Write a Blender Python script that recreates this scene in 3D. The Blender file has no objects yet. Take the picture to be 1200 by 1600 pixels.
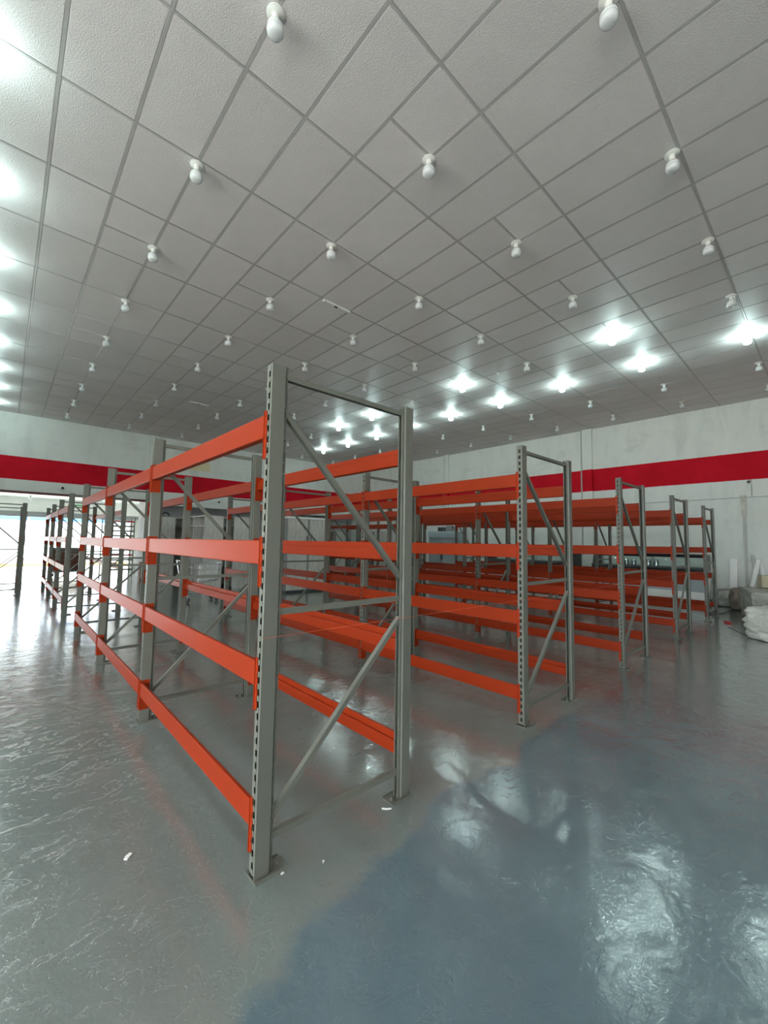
import bpy, bmesh, math, random
from mathutils import Vector, Matrix
SC = bpy.context.scene
COL = SC.collection
random.seed(7)
PI = math.pi

# ------------------------------------------------------------------ camera, world, sun, exposure
CAM = Vector((-0.9207, -1.8253, 1.5323))
YAW, PITCH, ROLL = 0.7416, 0.0723, 0.0162
fw = Vector((math.sin(YAW)*math.cos(PITCH), math.cos(YAW)*math.cos(PITCH), math.sin(PITCH)))
rt = Vector((math.cos(YAW), -math.sin(YAW), 0))
up = rt.cross(fw)
rt, up = rt*math.cos(ROLL)+up*math.sin(ROLL), -rt*math.sin(ROLL)+up*math.cos(ROLL)
cam_data = bpy.data.cameras.new('camera')
cam = bpy.data.objects.new('camera', cam_data)
COL.objects.link(cam)
mw = Matrix((rt, up, -fw)).transposed().to_4x4()
mw.translation = CAM
cam.matrix_world = mw
cam_data.sensor_fit = 'VERTICAL'
cam_data.sensor_height = 36.0
cam_data.lens = 646.7/1600*36.0
cam_data.clip_start = 0.05
cam_data.clip_end = 200
SC.camera = cam

world = bpy.data.worlds.new('world')
SC.world = world
world.use_nodes = True
bg = world.node_tree.nodes['Background']
bg.inputs['Color'].default_value = (0.86, 0.94, 0.98, 1)
bg.inputs['Strength'].default_value = 8.6

sun_d = bpy.data.lights.new('sun', 'SUN')
sun_d.energy = 14.0
sun_d.angle = 0.02
sun_d.color = (1.0, 0.96, 0.88)
sun = bpy.data.objects.new('sun', sun_d)
COL.objects.link(sun)
sun.rotation_euler = (math.radians(38), 0, math.radians(150))

LAMP_EMIT = 100.0
LAMP_COLOR = (0.74, 1.0, 0.97)
SC.view_settings.view_transform = 'Standard'
SC.view_settings.look = 'None'
SC.view_settings.gamma = 1
SC.view_settings.use_curve_mapping = False
SC.view_settings.exposure = 0.38
SC.cycles.use_denoising = True
SC.cycles.max_bounces = 10
SC.cycles.diffuse_bounces = 6
SC.cycles.glossy_bounces = 4
SC.cycles.caustics_reflective = False
SC.cycles.caustics_refractive = False
SC.cycles.sample_clamp_indirect = 4.0

# ------------------------------------------------------------------ material helpers
def nodes_of(m):
    m.use_nodes = True
    nt = m.node_tree
    return nt, nt.nodes, nt.links, nt.nodes['Principled BSDF']

def coords(nt, scale=(1, 1, 1), kind='Object'):
    tc = nt.nodes.new('ShaderNodeTexCoord')
    mp = nt.nodes.new('ShaderNodeMapping')
    mp.inputs['Scale'].default_value = scale
    nt.links.new(tc.outputs[kind], mp.inputs['Vector'])
    return mp.outputs['Vector']

def noise(nt, vec, scale, detail=4, rough=0.55, dist=0.0):
    n = nt.nodes.new('ShaderNodeTexNoise')
    n.inputs['Scale'].default_value = scale
    n.inputs['Detail'].default_value = detail
    n.inputs['Roughness'].default_value = rough
    n.inputs['Distortion'].default_value = dist
    nt.links.new(vec, n.inputs['Vector'])
    return n.outputs['Fac']

def ramp(nt, fac, stops):
    r = nt.nodes.new('ShaderNodeValToRGB')
    els = r.color_ramp.elements
    while len(els) < len(stops): els.new(0.5)
    for e, (p, c) in zip(els, stops):
        e.position = p
        e.color = (c[0], c[1], c[2], 1) if isinstance(c, (tuple, list)) else (c, c, c, 1)
    nt.links.new(fac, r.inputs['Fac'])
    return r.outputs['Color']

def bump(nt, bs, height, strength, dist=0.01, prev=None):
    b = nt.nodes.new('ShaderNodeBump')
    b.inputs['Strength'].default_value = strength
    b.inputs['Distance'].default_value = dist
    nt.links.new(height, b.inputs['Height'])
    if prev is not None: nt.links.new(prev, b.inputs['Normal'])
    nt.links.new(b.outputs['Normal'], bs.inputs['Normal'])
    return b.outputs['Normal']

def mixc(nt, fac, a, b):
    m = nt.nodes.new('ShaderNodeMix')
    m.data_type = 'RGBA'
    for sock, v in ((m.inputs['Factor'], fac), (m.inputs['A'], a), (m.inputs['B'], b)):
        if isinstance(v, (int, float)): sock.default_value = v
        elif isinstance(v, tuple): sock.default_value = (v[0], v[1], v[2], 1)
        else: nt.links.new(v, sock)
    return m.outputs['Result']

def math_n(nt, op, a, b=None):
    m = nt.nodes.new('ShaderNodeMath')
    m.operation = op
    for s, v in ((m.inputs[0], a), (m.inputs[1], b)):
        if v is None: continue
        if isinstance(v, (int, float)): s.default_value = v
        else: nt.links.new(v, s)
    return m.outputs[0]

def mat(name, c, rough=0.5, metal=0.0, var=0.06, vscale=6.0, bscale=60.0, bstr=0.05, spec=0.5):
    """plain painted surface with a little procedural colour variation and relief"""
    m = bpy.data.materials.new(name)
    nt, N, L, bs = nodes_of(m)
    v = coords(nt)
    f = noise(nt, v, vscale, 5)
    lo = tuple(x*(1-var) for x in c); hi = tuple(min(1, x*(1+var)) for x in c)
    L.new(ramp(nt, f, [(0.3, lo), (0.7, hi)]), bs.inputs['Base Color'])
    bs.inputs['Roughness'].default_value = rough
    bs.inputs['Metallic'].default_value = metal
    bs.inputs['Specular IOR Level'].default_value = spec
    if bstr: bump(nt, bs, noise(nt, v, bscale, 3), bstr, 0.003)
    return m

def emit_mat(name, c, s):
    m = bpy.data.materials.new(name)
    nt, N, L, bs = nodes_of(m)
    bs.inputs['Base Color'].default_value = (0.9, 0.9, 0.9, 1)
    bs.inputs['Emission Color'].default_value = (*c, 1)
    bs.inputs['Emission Strength'].default_value = s
    return m

M = {}
M['rack_grey'] = mat('rack_grey', (0.142, 0.145, 0.120), 0.42, 0.0, 0.04, 3, 120, 0.02)
M['rack_orange'] = mat('rack_orange', (0.29, 0.027, 0.0045), 0.45, 0.0, 0.05, 2.5, 90, 0.02, 0.2)
M['bolt'] = mat('bolt', (0.6, 0.6, 0.58), 0.3, 0.8, 0.05)
M['white_plastic'] = mat('white_plastic', (0.80, 0.80, 0.76), 0.35, 0.0, 0.03, 4, 50, 0.0)
M['white_paint'] = mat('white_paint', (0.88, 0.88, 0.86), 0.5, 0.0, 0.05, 3, 40, 0.05)
M['black'] = mat('black', (0.02, 0.02, 0.022), 0.4)
M['dark_grey'] = mat('dark_grey', (0.06, 0.065, 0.065), 0.4)
M['mid_grey'] = mat('mid_grey', (0.25, 0.26, 0.27), 0.45)
M['steel'] = mat('steel', (0.62, 0.64, 0.66), 0.25, 0.9, 0.04)
M['conduit'] = mat('conduit', (0.50, 0.50, 0.48), 0.5)
M['tee_grey'] = mat('tee_grey', (0.44, 0.43, 0.42), 0.34, 0.0, 0.04)
M['dark_red'] = mat('dark_red', (0.10, 0.015, 0.015), 0.5)
M['brown'] = mat('brown', (0.16, 0.075, 0.04), 0.6)
M['cardboard'] = mat('cardboard', (0.38, 0.25, 0.13), 0.8)
M['beige'] = mat('beige', (0.50, 0.46, 0.32), 0.6)
M['old_wood'] = mat('old_wood', (0.60, 0.59, 0.52), 0.8, 0, 0.2, 5)
M['blue'] = mat('blue', (0.05, 0.30, 0.75), 0.5)
M['yellow'] = mat('yellow', (0.8, 0.6, 0.1), 0.5)
M['fridge_grey'] = mat('fridge_grey', (0.38, 0.44, 0.47), 0.35)
m = bpy.data.materials.new('pale_glass'); M['pale_pane'] = m
nt, N, L, bs = nodes_of(m)
bs.inputs['Base Color'].default_value = (0.46, 0.52, 0.54, 1); bs.inputs['Roughness'].default_value = 0.12  # pale half-opaque fridge pane, its colour stands in for light inside
bs.inputs['Alpha'].default_value = 0.62
M['heap'] = mat('heap', (0.20, 0.165, 0.13), 0.8, 0, 0.5, 9, 20, 0.4)
M['red_plastic'] = mat('red_plastic', (0.5, 0.03, 0.03), 0.4)
M['string'] = mat('string', (0.8, 0.16, 0.08), 0.6)
M['green'] = mat('green', (0.03, 0.35, 0.12), 0.5)
M['bulb_off'] = mat('bulb_off', (0.74, 0.76, 0.76), 0.18, 0.0, 0.02, 4, 50, 0.0)
M['bulb_lit'] = emit_mat('bulb_lit', LAMP_COLOR, LAMP_EMIT)

# glass
m = bpy.data.materials.new('clear_glass'); M['glass'] = m
nt, N, L, bs = nodes_of(m)
N.remove(bs)
tr = N.new('ShaderNodeBsdfTransparent'); tr.inputs[0].default_value = (0.90, 0.96, 0.95, 1)
gl = N.new('ShaderNodeBsdfGlossy'); gl.inputs['Roughness'].default_value = 0.03
fr = N.new('ShaderNodeFresnel'); fr.inputs['IOR'].default_value = 1.5
mx = N.new('ShaderNodeMixShader')
L.new(fr.outputs[0], mx.inputs[0]); L.new(tr.outputs[0], mx.inputs[1]); L.new(gl.outputs[0], mx.inputs[2])
L.new(mx.outputs[0], N['Material Output'].inputs['Surface'])

# woodgrain grey laminate
m = bpy.data.materials.new('grey_wood'); M['wood'] = m
nt, N, L, bs = nodes_of(m)
v = coords(nt, (9, 9, 0.9))
f = noise(nt, v, 3.0, 8, 0.65, 0.6)
L.new(ramp(nt, f, [(0.25, (0.36, 0.35, 0.32)), (0.5, (0.56, 0.55, 0.51)), (0.75, (0.70, 0.69, 0.65))]), bs.inputs['Base Color'])
bs.inputs['Roughness'].default_value = 0.55
bump(nt, bs, f, 0.15, 0.003)

# ceiling tile: pressed vinyl with fine relief and a satin sheen
m = bpy.data.materials.new('ceiling_tile'); M['tile'] = m
nt, N, L, bs = nodes_of(m)
v = coords(nt)
oi = nt.nodes.new('ShaderNodeObjectInfo')
base = ramp(nt, noise(nt, v, 1.5, 4), [(0.3, (0.70, 0.662, 0.650)), (0.7, (0.765, 0.725, 0.71))])
tone = ramp(nt, oi.outputs['Random'], [(0.0, 0.94), (1.0, 1.04)])
mm = nt.nodes.new('ShaderNodeMix'); mm.data_type = 'RGBA'; mm.blend_type = 'MULTIPLY'
mm.inputs['Factor'].default_value = 1.0
L.new(base, mm.inputs['A']); L.new(tone, mm.inputs['B'])
L.new(mm.outputs['Result'], bs.inputs['Base Color'])
bs.inputs['Roughness'].default_value = 0.46
bs.inputs['Specular IOR Level'].default_value = 0.24
bump(nt, bs, noise(nt, v, 95, 3, 0.6), 0.8, 0.006)

# floor: worn painted concrete, grey with a blue repainted area, trowel marks and chipped relief
m = bpy.data.materials.new('painted_concrete'); M['floor'] = m
nt, N, L, bs = nodes_of(m)
v = coords(nt)
sep = nt.nodes.new('ShaderNodeSeparateXYZ'); L.new(v, sep.inputs[0])
X, Y = sep.outputs[0], sep.outputs[1]
wob = noise(nt, v, 1.3, 6, 0.6)
wob = math_n(nt, 'MULTIPLY', math_n(nt, 'SUBTRACT', wob, 0.5), 0.55)
# edge(x): about -0.55 at x=-0.3, -0.25 at x=1, -0.15 at x=3
edge = math_n(nt, 'ADD', math_n(nt, 'MULTIPLY', math_n(nt, 'POWER', 2.0, math_n(nt, 'MULTIPLY', X, -1.3)), -0.30), -0.10)
d = math_n(nt, 'SUBTRACT', math_n(nt, 'ADD', edge, wob), Y)
blue = nt.nodes.new('ShaderNodeMapRange')
blue.inputs['From Min'].default_value = -0.03; blue.inputs['From Max'].default_value = 0.05
L.new(d, blue.inputs['Value'])
bx_ = nt.nodes.new('ShaderNodeMapRange')     # fades back to grey far to the right
bx_.inputs['From Min'].default_value = 7.0; bx_.inputs['From Max'].default_value = 2.6
L.new(X, bx_.inputs['Value'])
bfac = math_n(nt, 'MULTIPLY', blue.outputs[0], bx_.outputs[0])
grey = ramp(nt, noise(nt, v, 0.55, 8, 0.62, 0.4), [(0.25, (0.150, 0.178, 0.166)), (0.5, (0.190, 0.220, 0.205)), (0.78, (0.235, 0.262, 0.245))])
bluec = ramp(nt, noise(nt, v, 1.4, 8, 0.62, 0.4), [(0.25, (0.086, 0.140, 0.166)), (0.75, (0.142, 0.205, 0.228))])
col = mixc(nt, bfac, grey, bluec)
# pale scuffs
sc_v = coords(nt, (1, 2.6, 1))
scuff = ramp(nt, noise(nt, sc_v, 4.5, 9, 0.75, 1.2), [(0.66, 0.0), (0.74, 0.55)])
col = mixc(nt, scuff, col, (0.42, 0.45, 0.44))
dirt = ramp(nt, noise(nt, v, 9, 9, 0.8), [(0.28, 0.5), (0.36, 0.0)])
col = mixc(nt, dirt, col, (0.10, 0.10, 0.095))
L.new(col, bs.inputs['Base Color'])
L.new(ramp(nt, noise(nt, v, 2.0, 6), [(0.3, 0.07), (0.7, 0.13)]), bs.inputs['Roughness'])
bs.inputs['Specular IOR Level'].default_value = 0.8
n1 = bump(nt, bs, noise(nt, v, 3.2, 2, 0.5, 0.8), 0.8, 0.0058)
vo = nt.nodes.new('ShaderNodeTexVoronoi'); vo.inputs['Scale'].default_value = 26
vo.feature = 'SMOOTH_F1'
wv = nt.nodes.new('ShaderNodeMixRGB'); wv.inputs[0].default_value = 0.06
nzc = nt.nodes.new('ShaderNodeTexNoise'); nzc.inputs['Scale'].default_value = 7; L.new(v, nzc.inputs['Vector'])
L.new(v, wv.inputs[1]); L.new(nzc.outputs['Color'], wv.inputs[2]); L.new(wv.outputs[0], vo.inputs['Vector'])
bc = nt.nodes.new('ShaderNodeBump'); bc.inputs['Strength'].default_value = 0.8; bc.inputs['Distance'].default_value = 0.0015
L.new(noise(nt, v, 34, 3, 0.6, 1.4), bc.inputs['Height']); L.new(n1, bc.inputs['Normal'])
L.new(bc.outputs['Normal'], bs.inputs['Coat Normal'])
bs.inputs['Coat Weight'].default_value = 0.75
bs.inputs['Coat Roughness'].default_value = 0.10
bs.inputs['Coat IOR'].default_value = 1.75
n2 = bump(nt, bs, vo.outputs['Distance'], 0.5, 0.0016, n1)
rid = noise(nt, coords(nt, (1, 1.7, 1)), 4.5, 8, 0.66, 0.6)
n2 = bump(nt, bs, ramp(nt, rid, [(0.30, 0.0), (0.40, 0.35), (0.42, 0.75), (0.57, 0.9), (0.585, 0.4), (0.8, 0.3)]), 0.5, 0.0034, n2)
n3 = bump(nt, bs, noise(nt, v, 38, 2, 0.6, 1.0), 0.5, 0.0016, n2)

# wall: rough whitewashed plaster with a painted red band
def wall_mat(name, base, axis_panel):
    m = bpy.data.materials.new(name)
    nt, N, L, bs = nodes_of(m)
    v = coords(nt)
    sep = nt.nodes.new('ShaderNodeSeparateXYZ'); L.new(v, sep.inputs[0])
    Z = sep.outputs[2]
    st = coords(nt, (1.2, 1.2, 0.35))
    f = noise(nt, st, 1.6, 9, 0.68, 0.5)
    lo = tuple(x*0.86 for x in base)
    white = ramp(nt, f, [(0.30, lo), (0.48, base), (0.75, tuple(min(1, x*1.06) for x in base))])
    gr = ramp(nt, noise(nt, coords(nt, (0.5, 0.5, 1.3)), 1.1, 8, 0.7), [(0.56, 0.0), (0.66, 0.35)])
    white = mixc(nt, gr, white, (0.50, 0.53, 0.52))
    wz = math_n(nt, 'ADD', Z, math_n(nt, 'MULTIPLY', math_n(nt, 'SUBTRACT', noise(nt, v, 9, 3), 0.5), 0.012))
    a = math_n(nt, 'GREATER_THAN', wz, 3.40)
    b = math_n(nt, 'LESS_THAN', wz, 4.16)
    band = math_n(nt, 'MULTIPLY', a, b)
    redc = ramp(nt, noise(nt, v, 1.4, 7, 0.6), [(0.3, (0.50, 0.003, 0.014)), (0.7, (0.62, 0.006, 0.022))])
    L.new(mixc(nt, band, white, redc), bs.inputs['Base Color'])
    bs.inputs['Roughness'].default_value = 0.8
    bs.inputs['Specular IOR Level'].default_value = 0.2
    bump(nt, bs, noise(nt, v, 14, 8, 0.7), 0.3, 0.01)
    return m
M['wall'] = wall_mat('whitewashed_wall', (0.77, 0.79, 0.755), 0)
M['wall_plain'] = mat('plain_wall', (0.72, 0.73, 0.70), 0.6, 0, 0.05, 1.5, 20, 0.1)
M['wall_grey'] = mat('grey_wall', (0.40, 0.405, 0.41), 0.6, 0, 0.06, 1.5, 20, 0.1)
M['cream'] = mat('cream', (0.74, 0.66, 0.42), 0.55)
M['pavement'] = mat('pavement', (0.62, 0.60, 0.56), 0.7, 0, 0.08, 1.0, 20, 0.1)

# crumpled white sheet
m = bpy.data.materials.new('crumpled_sheet'); M['sheet'] = m
nt, N, L, bs = nodes_of(m)
v = coords(nt)
L.new(ramp(nt, noise(nt, v, 3, 5), [(0.3, (0.62, 0.62, 0.56)), (0.7, (0.76, 0.76, 0.71))]), bs.inputs['Base Color'])
bs.inputs['Roughness'].default_value = 0.38
bump(nt, bs, noise(nt, v, 9, 5, 0.6, 1.4), 0.8, 0.03)
m = bpy.data.materials.new('plastic_wrap'); M['wrap'] = m
nt, N, L, bs = nodes_of(m)
v = coords(nt)
L.new(ramp(nt, noise(nt, v, 4, 6, 0.6, 1.0), [(0.35, (0.30, 0.30, 0.27)), (0.7, (0.56, 0.56, 0.51))]), bs.inputs['Base Color'])
bs.inputs['Roughness'].default_value = 0.25
bump(nt, bs, noise(nt, v, 11, 5, 0.6, 2.0), 0.9, 0.03)

# ------------------------------------------------------------------ mesh helpers
class MB:
    def __init__(s): s.v = []; s.f = []
    def box(s, x0, x1, y0, y1, z0, z1):
        b = len(s.v)
        s.v += [(x0,y0,z0),(x1,y0,z0),(x1,y1,z0),(x0,y1,z0),(x0,y0,z1),(x1,y0,z1),(x1,y1,z1),(x0,y1,z1)]
        s.f += [(b,b+3,b+2,b+1),(b+4,b+5,b+6,b+7),(b,b+1,b+5,b+4),(b+1,b+2,b+6,b+5),(b+2,b+3,b+7,b+6),(b+3,b,b+4,b+7)]
        return s
    def quad(s, a, b_, c, d):
        b = len(s.v); s.v += [a, b_, c, d]; s.f.append((b, b+1, b+2, b+3)); return s
    def prism(s, poly, axis, a0, a1):
        """extrude a 2D polygon (list of (p,q)) along axis: 'x' -> (y,z), 'y' -> (x,z), 'z' -> (x,y)"""
        b = len(s.v); n = len(poly)
        def P(p, q, a):
            return (a, p, q) if axis == 'x' else ((p, a, q) if axis == 'y' else (p, q, a))
        s.v += [P(p, q, a0) for p, q in poly] + [P(p, q, a1) for p, q in poly]
        for i in range(n):
            j = (i+1) % n
            s.f.append((b+i, b+j, b+n+j, b+n+i))
        s.f.append(tuple(b+i for i in reversed(range(n))))
        s.f.append(tuple(b+n+i for i in range(n)))
        return s
    def bar(s, p0, p1, w, h, upv=(0, 0, 1)):
        """rectangular bar between two points"""
        p0, p1 = Vector(p0), Vector(p1); d = (p1-p0).normalized()
        sd = d.cross(Vector(upv))
        if sd.length < 1e-4: sd = d.cross(Vector((0, 1, 0)))
        sd.normalize(); u = sd.cross(d)
        b = len(s.v)
        for p in (p0, p1):
            for a, c in ((-1,-1),(1,-1),(1,1),(-1,1)):
                s.v.append(tuple(p + sd*a*w/2 + u*c*h/2))
        s.f += [(b,b+3,b+2,b+1),(b+4,b+5,b+6,b+7)] + [(b+i,b+(i+1)%4,b+4+(i+1)%4,b+4+i) for i in range(4)]
        return s
    def tube(s, pts, r, n=8, caps=True):
        pts = [Vector(p) for p in pts]; rings = []
        for i, p in enumerate(pts):
            d = (pts[min(i+1, len(pts)-1)] - pts[max(i-1, 0)]).normalized()
            a = d.cross(Vector((0, 0, 1)))
            if a.length < 1e-3: a = d.cross(Vector((0, 1, 0)))
            a.normalize(); c = a.cross(d)
            b = len(s.v); rings.append(b)
            for k in range(n):
                t = 2*PI*k/n
                s.v.append(tuple(p + (a*math.cos(t)+c*math.sin(t))*r))
        for a, b in zip(rings, rings[1:]):
            for k in range(n):
                s.f.append((a+k, b+k, b+(k+1)%n, a+(k+1)%n))
        if caps:
            s.f.append(tuple(rings[0]+k for k in range(n)))
            s.f.append(tuple(rings[-1]+k for k in reversed(range(n))))
        return s
    def lathe(s, prof, n=20, cx=0, cy=0):
        """profile of (r,z) turned about z"""
        rings = []
        for r, z in prof:
            b = len(s.v); rings.append(b)
            for k in range(n):
                t = 2*PI*k/n
                s.v.append((cx+r*math.cos(t), cy+r*math.sin(t), z))
        for a, b in zip(rings, rings[1:]):
            for k in range(n):
                s.f.append((a+k, a+(k+1)%n, b+(k+1)%n, b+k))
        s.f.append(tuple(rings[0]+k for k in reversed(range(n))))
        s.f.append(tuple(rings[-1]+k for k in range(n)))
        return s
    def mesh(s, name, smooth=False, bevel=0):
        me = bpy.data.meshes.new(name)
        me.from_pydata(s.v, [], s.f)
        bm = bmesh.new(); bm.from_mesh(me)
        if bevel:
            bmesh.ops.bevel(bm, geom=[e for e in bm.edges if e.is_manifold and e.calc_face_angle(0) > 0.5], offset=bevel, segments=1, affect='EDGES')
        bmesh.ops.recalc_face_normals(bm, faces=bm.faces)
        bm.to_mesh(me); bm.free()
        if smooth:
            me.polygons.foreach_set('use_smooth', [True]*len(me.polygons))
            try: me.set_sharp_from_angle(angle=math.radians(40))
            except Exception: pass
        me.update()
        return me

def link(name, me, material=None, parent=None, loc=None, rz=0):
    o = bpy.data.objects.new(name, me)
    COL.objects.link(o)
    if material is not None and me is not None and not me.materials: me.materials.append(material)
    if parent is not None: o.parent = parent
    if loc is not None: o.location = loc
    if rz: o.rotation_euler = (0, 0, rz)
    return o

def tag(o, label=None, cat=None, group=None, kind=None):
    if label: o['label'] = label
    if cat: o['category'] = cat
    if group: o['group'] = group
    if kind: o['kind'] = kind
    return o

def empty(name, loc, label, cat, group=None, rz=0):
    o = link(name, None, None, None, loc, rz)
    o.empty_display_size = 0.1
    return tag(o, label, cat, group)

def struct(name, mb, material, parent=None, **k):
    o = link(name, mb.mesh(name, **k), material, parent)
    if parent is None: o['kind'] = 'structure'
    return o

# ------------------------------------------------------------------ the room
XL, XR, YF, YB, ZC = -6.0, 14.03, -8.0, 16.35, 5.59
TH = 0.25
struct('floor', MB().box(XL-TH, XR+TH, YF-TH, 24.0, -0.3, 0.0), M['floor'])
struct('wall_right', MB().box(XR, XR+TH, YF, 17.5, 0, ZC+0.3), M['wall'])
# unseen left wall: wide openings added to let in soft fill daylight
OPZ = 3.6
wl = MB().box(XL-TH, XL, YF, YB, OPZ, ZC+0.3)
for a in (YF, -2.8): wl.box(XL-TH, XL, a, a+0.4, 0, OPZ)
wl.box(XL-TH, XL, 2.6, YB, 0, OPZ)
struct('wall_left', wl, M['wall'])
wf = MB().box(XL-TH, XR+TH, YF-TH, YF, 0, ZC+0.3)
struct('wall_front', wf, M['wall'])
SOF = 2.86
bw = MB()
bw.box(XL-TH, 3.12, YB, YB+TH, 2.98, ZC+0.3)          # above the loading opening
bw.box(3.12, 3.50, YB, YB+TH, 0, ZC+0.3)              # pier
bw.box(3.50, XR, YB, YB+TH, SOF, ZC+0.3)              # above the low store room
struct('wall_back', bw, M['wall'])
# pilasters
struct('trim_1', MB().box(3.12, 3.42, YB-0.10, YB, 0, ZC), M['wall'])
struct('trim_2', MB().box(XR-0.10, XR, 3.78, 4.10, 0, ZC), M['wall'])
struct('trim_3', MB().box(XR-0.10, XR, 10.08, 10.30, 0, ZC), M['wall'])
# dark lintel of the roller shutter
struct('trim_4', MB().box(XL, 3.12, YB-0.05, YB+0.05, 2.94, 3.02), M['dark_red'])
# low grey store room under the back wall
rec = MB()
rec.box(3.30, XR, 17.3, 17.5, 0, SOF+0.2)
rec.box(3.12, 3.30, YB+TH, 17.5, 0, SOF+0.2)
struct('wall_store', rec, M['wall_grey'])
struct('ceiling_store', MB().box(3.30, XR, YB+TH, 17.5, SOF+0.14, SOF+0.3), M['wall_grey'])

# ceiling: slab, tee bars and tiles
ceil = struct('ceiling', MB().box(XL-TH, XR+TH, YF-TH, YB+TH, ZC+0.10, ZC+0.3), M['wall_plain'])
PX, PY = 0.5927, 1.1813
GX0, GY0 = 0.3825, 1.454
xs = [GX0+PX*k for k in range(-12, 26) if XL-0.2 < GX0+PX*k < XR+0.2]
ys = [GY0+PY*k for k in range(-10, 16) if YF-0.2 < GY0+PY*k < YB+0.2]
def clampx(a): return max(XL, min(XR, a))
def clampy(a): return max(YF, min(YB, a))
for x in xs:
    if XL < x < XR:
        mb = MB().box(-0.012, 0.012, YF, YB, ZC-0.003, ZC+0.002).box(-0.0015, 0.0015, YF, YB, ZC+0.002, ZC+0.035)
        link('tee_bar', mb.mesh('tee_bar'), M['tee_grey'], ceil, (x, 0, 0))
for y in ys:
    if YF < y < YB:
        mb = MB().box(XL, XR, -0.010, 0.010, ZC-0.002, ZC+0.002).box(XL, XR, -0.0015, 0.0015, ZC+0.002, ZC+0.030)
        link('cross_tee', mb.mesh('cross_tee'), M['tee_grey'], ceil, (0, y, 0))
LX = lambda j: 0.3825+1.778*j
LY = lambda i: 0.9244+1.772*i
halfsplit = {}
for j in range(-3, 8):
    for i in range(-4, 9, 2):
        if (i, j) == (0, 0): continue
        halfsplit[(round((LX(j)-PX*0.5-GX0)/PX-0.5), i)] = (LX(j)-PX, LX(j), LY(i)-0.03)
for a, b, y in halfsplit.values():
    if a > XL:
        link('short_tee', MB().box(0.008, PX-0.008, -0.010, 0.010, ZC-0.002, ZC+0.002).mesh('short_tee'), M['tee_grey'], ceil, (a, y, 0))

def tile_mesh(mb, w, l, x=0, y=0, z=ZC):
    """tray-edged lay-in tile seen from below: face slightly dropped, bevelled rim"""
    e = 0.013; r = 0.020
    def ring(d, zz): return [(x+d, y+d, zz), (x+w-d, y+d, zz), (x+w-d, y+l-d, zz), (x+d, y+l-d, zz)]
    b = len(mb.v)
    mb.v += ring(e-0.004, z+0.004) + ring(r, z-0.002) + ring(e-0.004, z+0.016)
    for o1, o2 in ((0, 4), (8, 0)):
        for k in range(4): mb.f.append((b+o1+k, b+o1+(k+1)%4, b+o2+(k+1)%4, b+o2+k))
    mb.f.append((b+4, b+5, b+6, b+7)); mb.f.append((b+8, b+9, b+10, b+11))
tiles = []
xe = [XL]+[x for x in xs if XL < x < XR]+[XR]
ye = [YF]+[y for y in ys if YF < y < YB]+[YB]
splits = {}
for a, b, y in halfsplit.values():
    splits.setdefault(round(a, 2), []).append(y)
for xa, xb in zip(xe, xe[1:]):
    for ya, yb in zip(ye, ye[1:]):
        cuts = [ya]+sorted(y for y in splits.get(round(xa, 2), []) if ya < y < yb)+[yb]
        for c0, c1 in zip(cuts, cuts[1:]): tiles.append((xa, c0, xb-xa, c1-c0))
def in_view(x, y, z, mx=30):
    d = Vector((x, y, z))-CAM; t = d.dot(fw)
    if t < 0.3: return None
    u = 600+646.7*d.dot(rt)/t; v_ = 800-646.7*d.dot(up)/t
    return (t, u, v_) if -mx < u < 1200+mx and -mx < v_ < 1600+mx else None
scored = []
for t_ in tiles:
    best = None
    for fx in (0, .5, 1):
        for fy in (0, .5, 1):
            r_ = in_view(t_[0]+t_[2]*fx, t_[1]+t_[3]*fy, ZC)
            if r_: best = r_[0] if best is None else min(best, r_[0])
    scored.append((t_[2]*t_[3]/best**2 if best else 0, t_))
scored.sort(key=lambda a: -a[0])
near = [t_ for s_, t_ in scored if s_ > 0][:296]
rest = [t_ for s_, t_ in scored][len(near):]
cache = {}
for x, y, w, l in near:
    key = (round(w, 3), round(l, 3))
    if key not in cache:
        mb = MB(); tile_mesh(mb, w, l, 0, 0, 0); cache[key] = mb.mesh('ceiling_tile')
    link('ceiling_tile', cache[key], M['tile'], ceil, (x, y, ZC+random.uniform(-0.0008, 0.0015)))
mb = MB()
for x, y, w, l in rest: tile_mesh(mb, w, l, x, y, ZC)
tag(link('ceiling_tiles', mb.mesh('ceiling_tiles'), M['tile'], ceil), kind='stuff')

# vestibule behind the loading opening, far wall with its own opening, outside
VY = 22.0
struct('ceiling_vestibule', MB().box(XL, 4.8, YB+TH, VY, 3.22, 3.4), M['white_paint'])
vw = MB()
vw.box(XL, 4.8, VY, VY+0.2, 2.61, 3.4).box(3.72, 4.8, VY, VY+0.2, 0, 2.61)
struct('wall_vestibule', vw, M['white_paint'])
struct('wall_vestibule_side', MB().box(XL-0.2, XL, YB+TH, VY, 0, 3.4), M['white_paint'])
struct('wall_vestibule_pier', MB().box(4.28, 4.8, 17.5, VY, 0, 3.4), M['white_paint'])
struct('trim_5', MB().box(XL, 4.2, VY-0.06, VY+0.12, 2.38, 2.61), M['mid_grey'])
struct('ground', MB().box(-60, 60, 24.0, 90, -0.35, -0.02).box(-60, XL-TH, -60, 24.0, -0.35, -0.02).box(XL-TH, 60, -60, YF-TH, -0.35, -0.02), M['pavement'])
struct('door_1', MB().box(3.70, 4.22, VY-0.12, VY-0.02, 0.02, 2.45).box(3.74, 4.18, VY-0.13, VY-0.12, 0.1, 1.2).box(3.74, 4.18, VY-0.13, VY-0.12, 1.28, 2.38), M['conduit'])
# ------------------------------------------------------------------ pallet racks
D = 0.997
HU = 2.4
BT = [2.15, 1.53, 0.96, 0.33]
BH = 0.115
UW = 0.055

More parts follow.
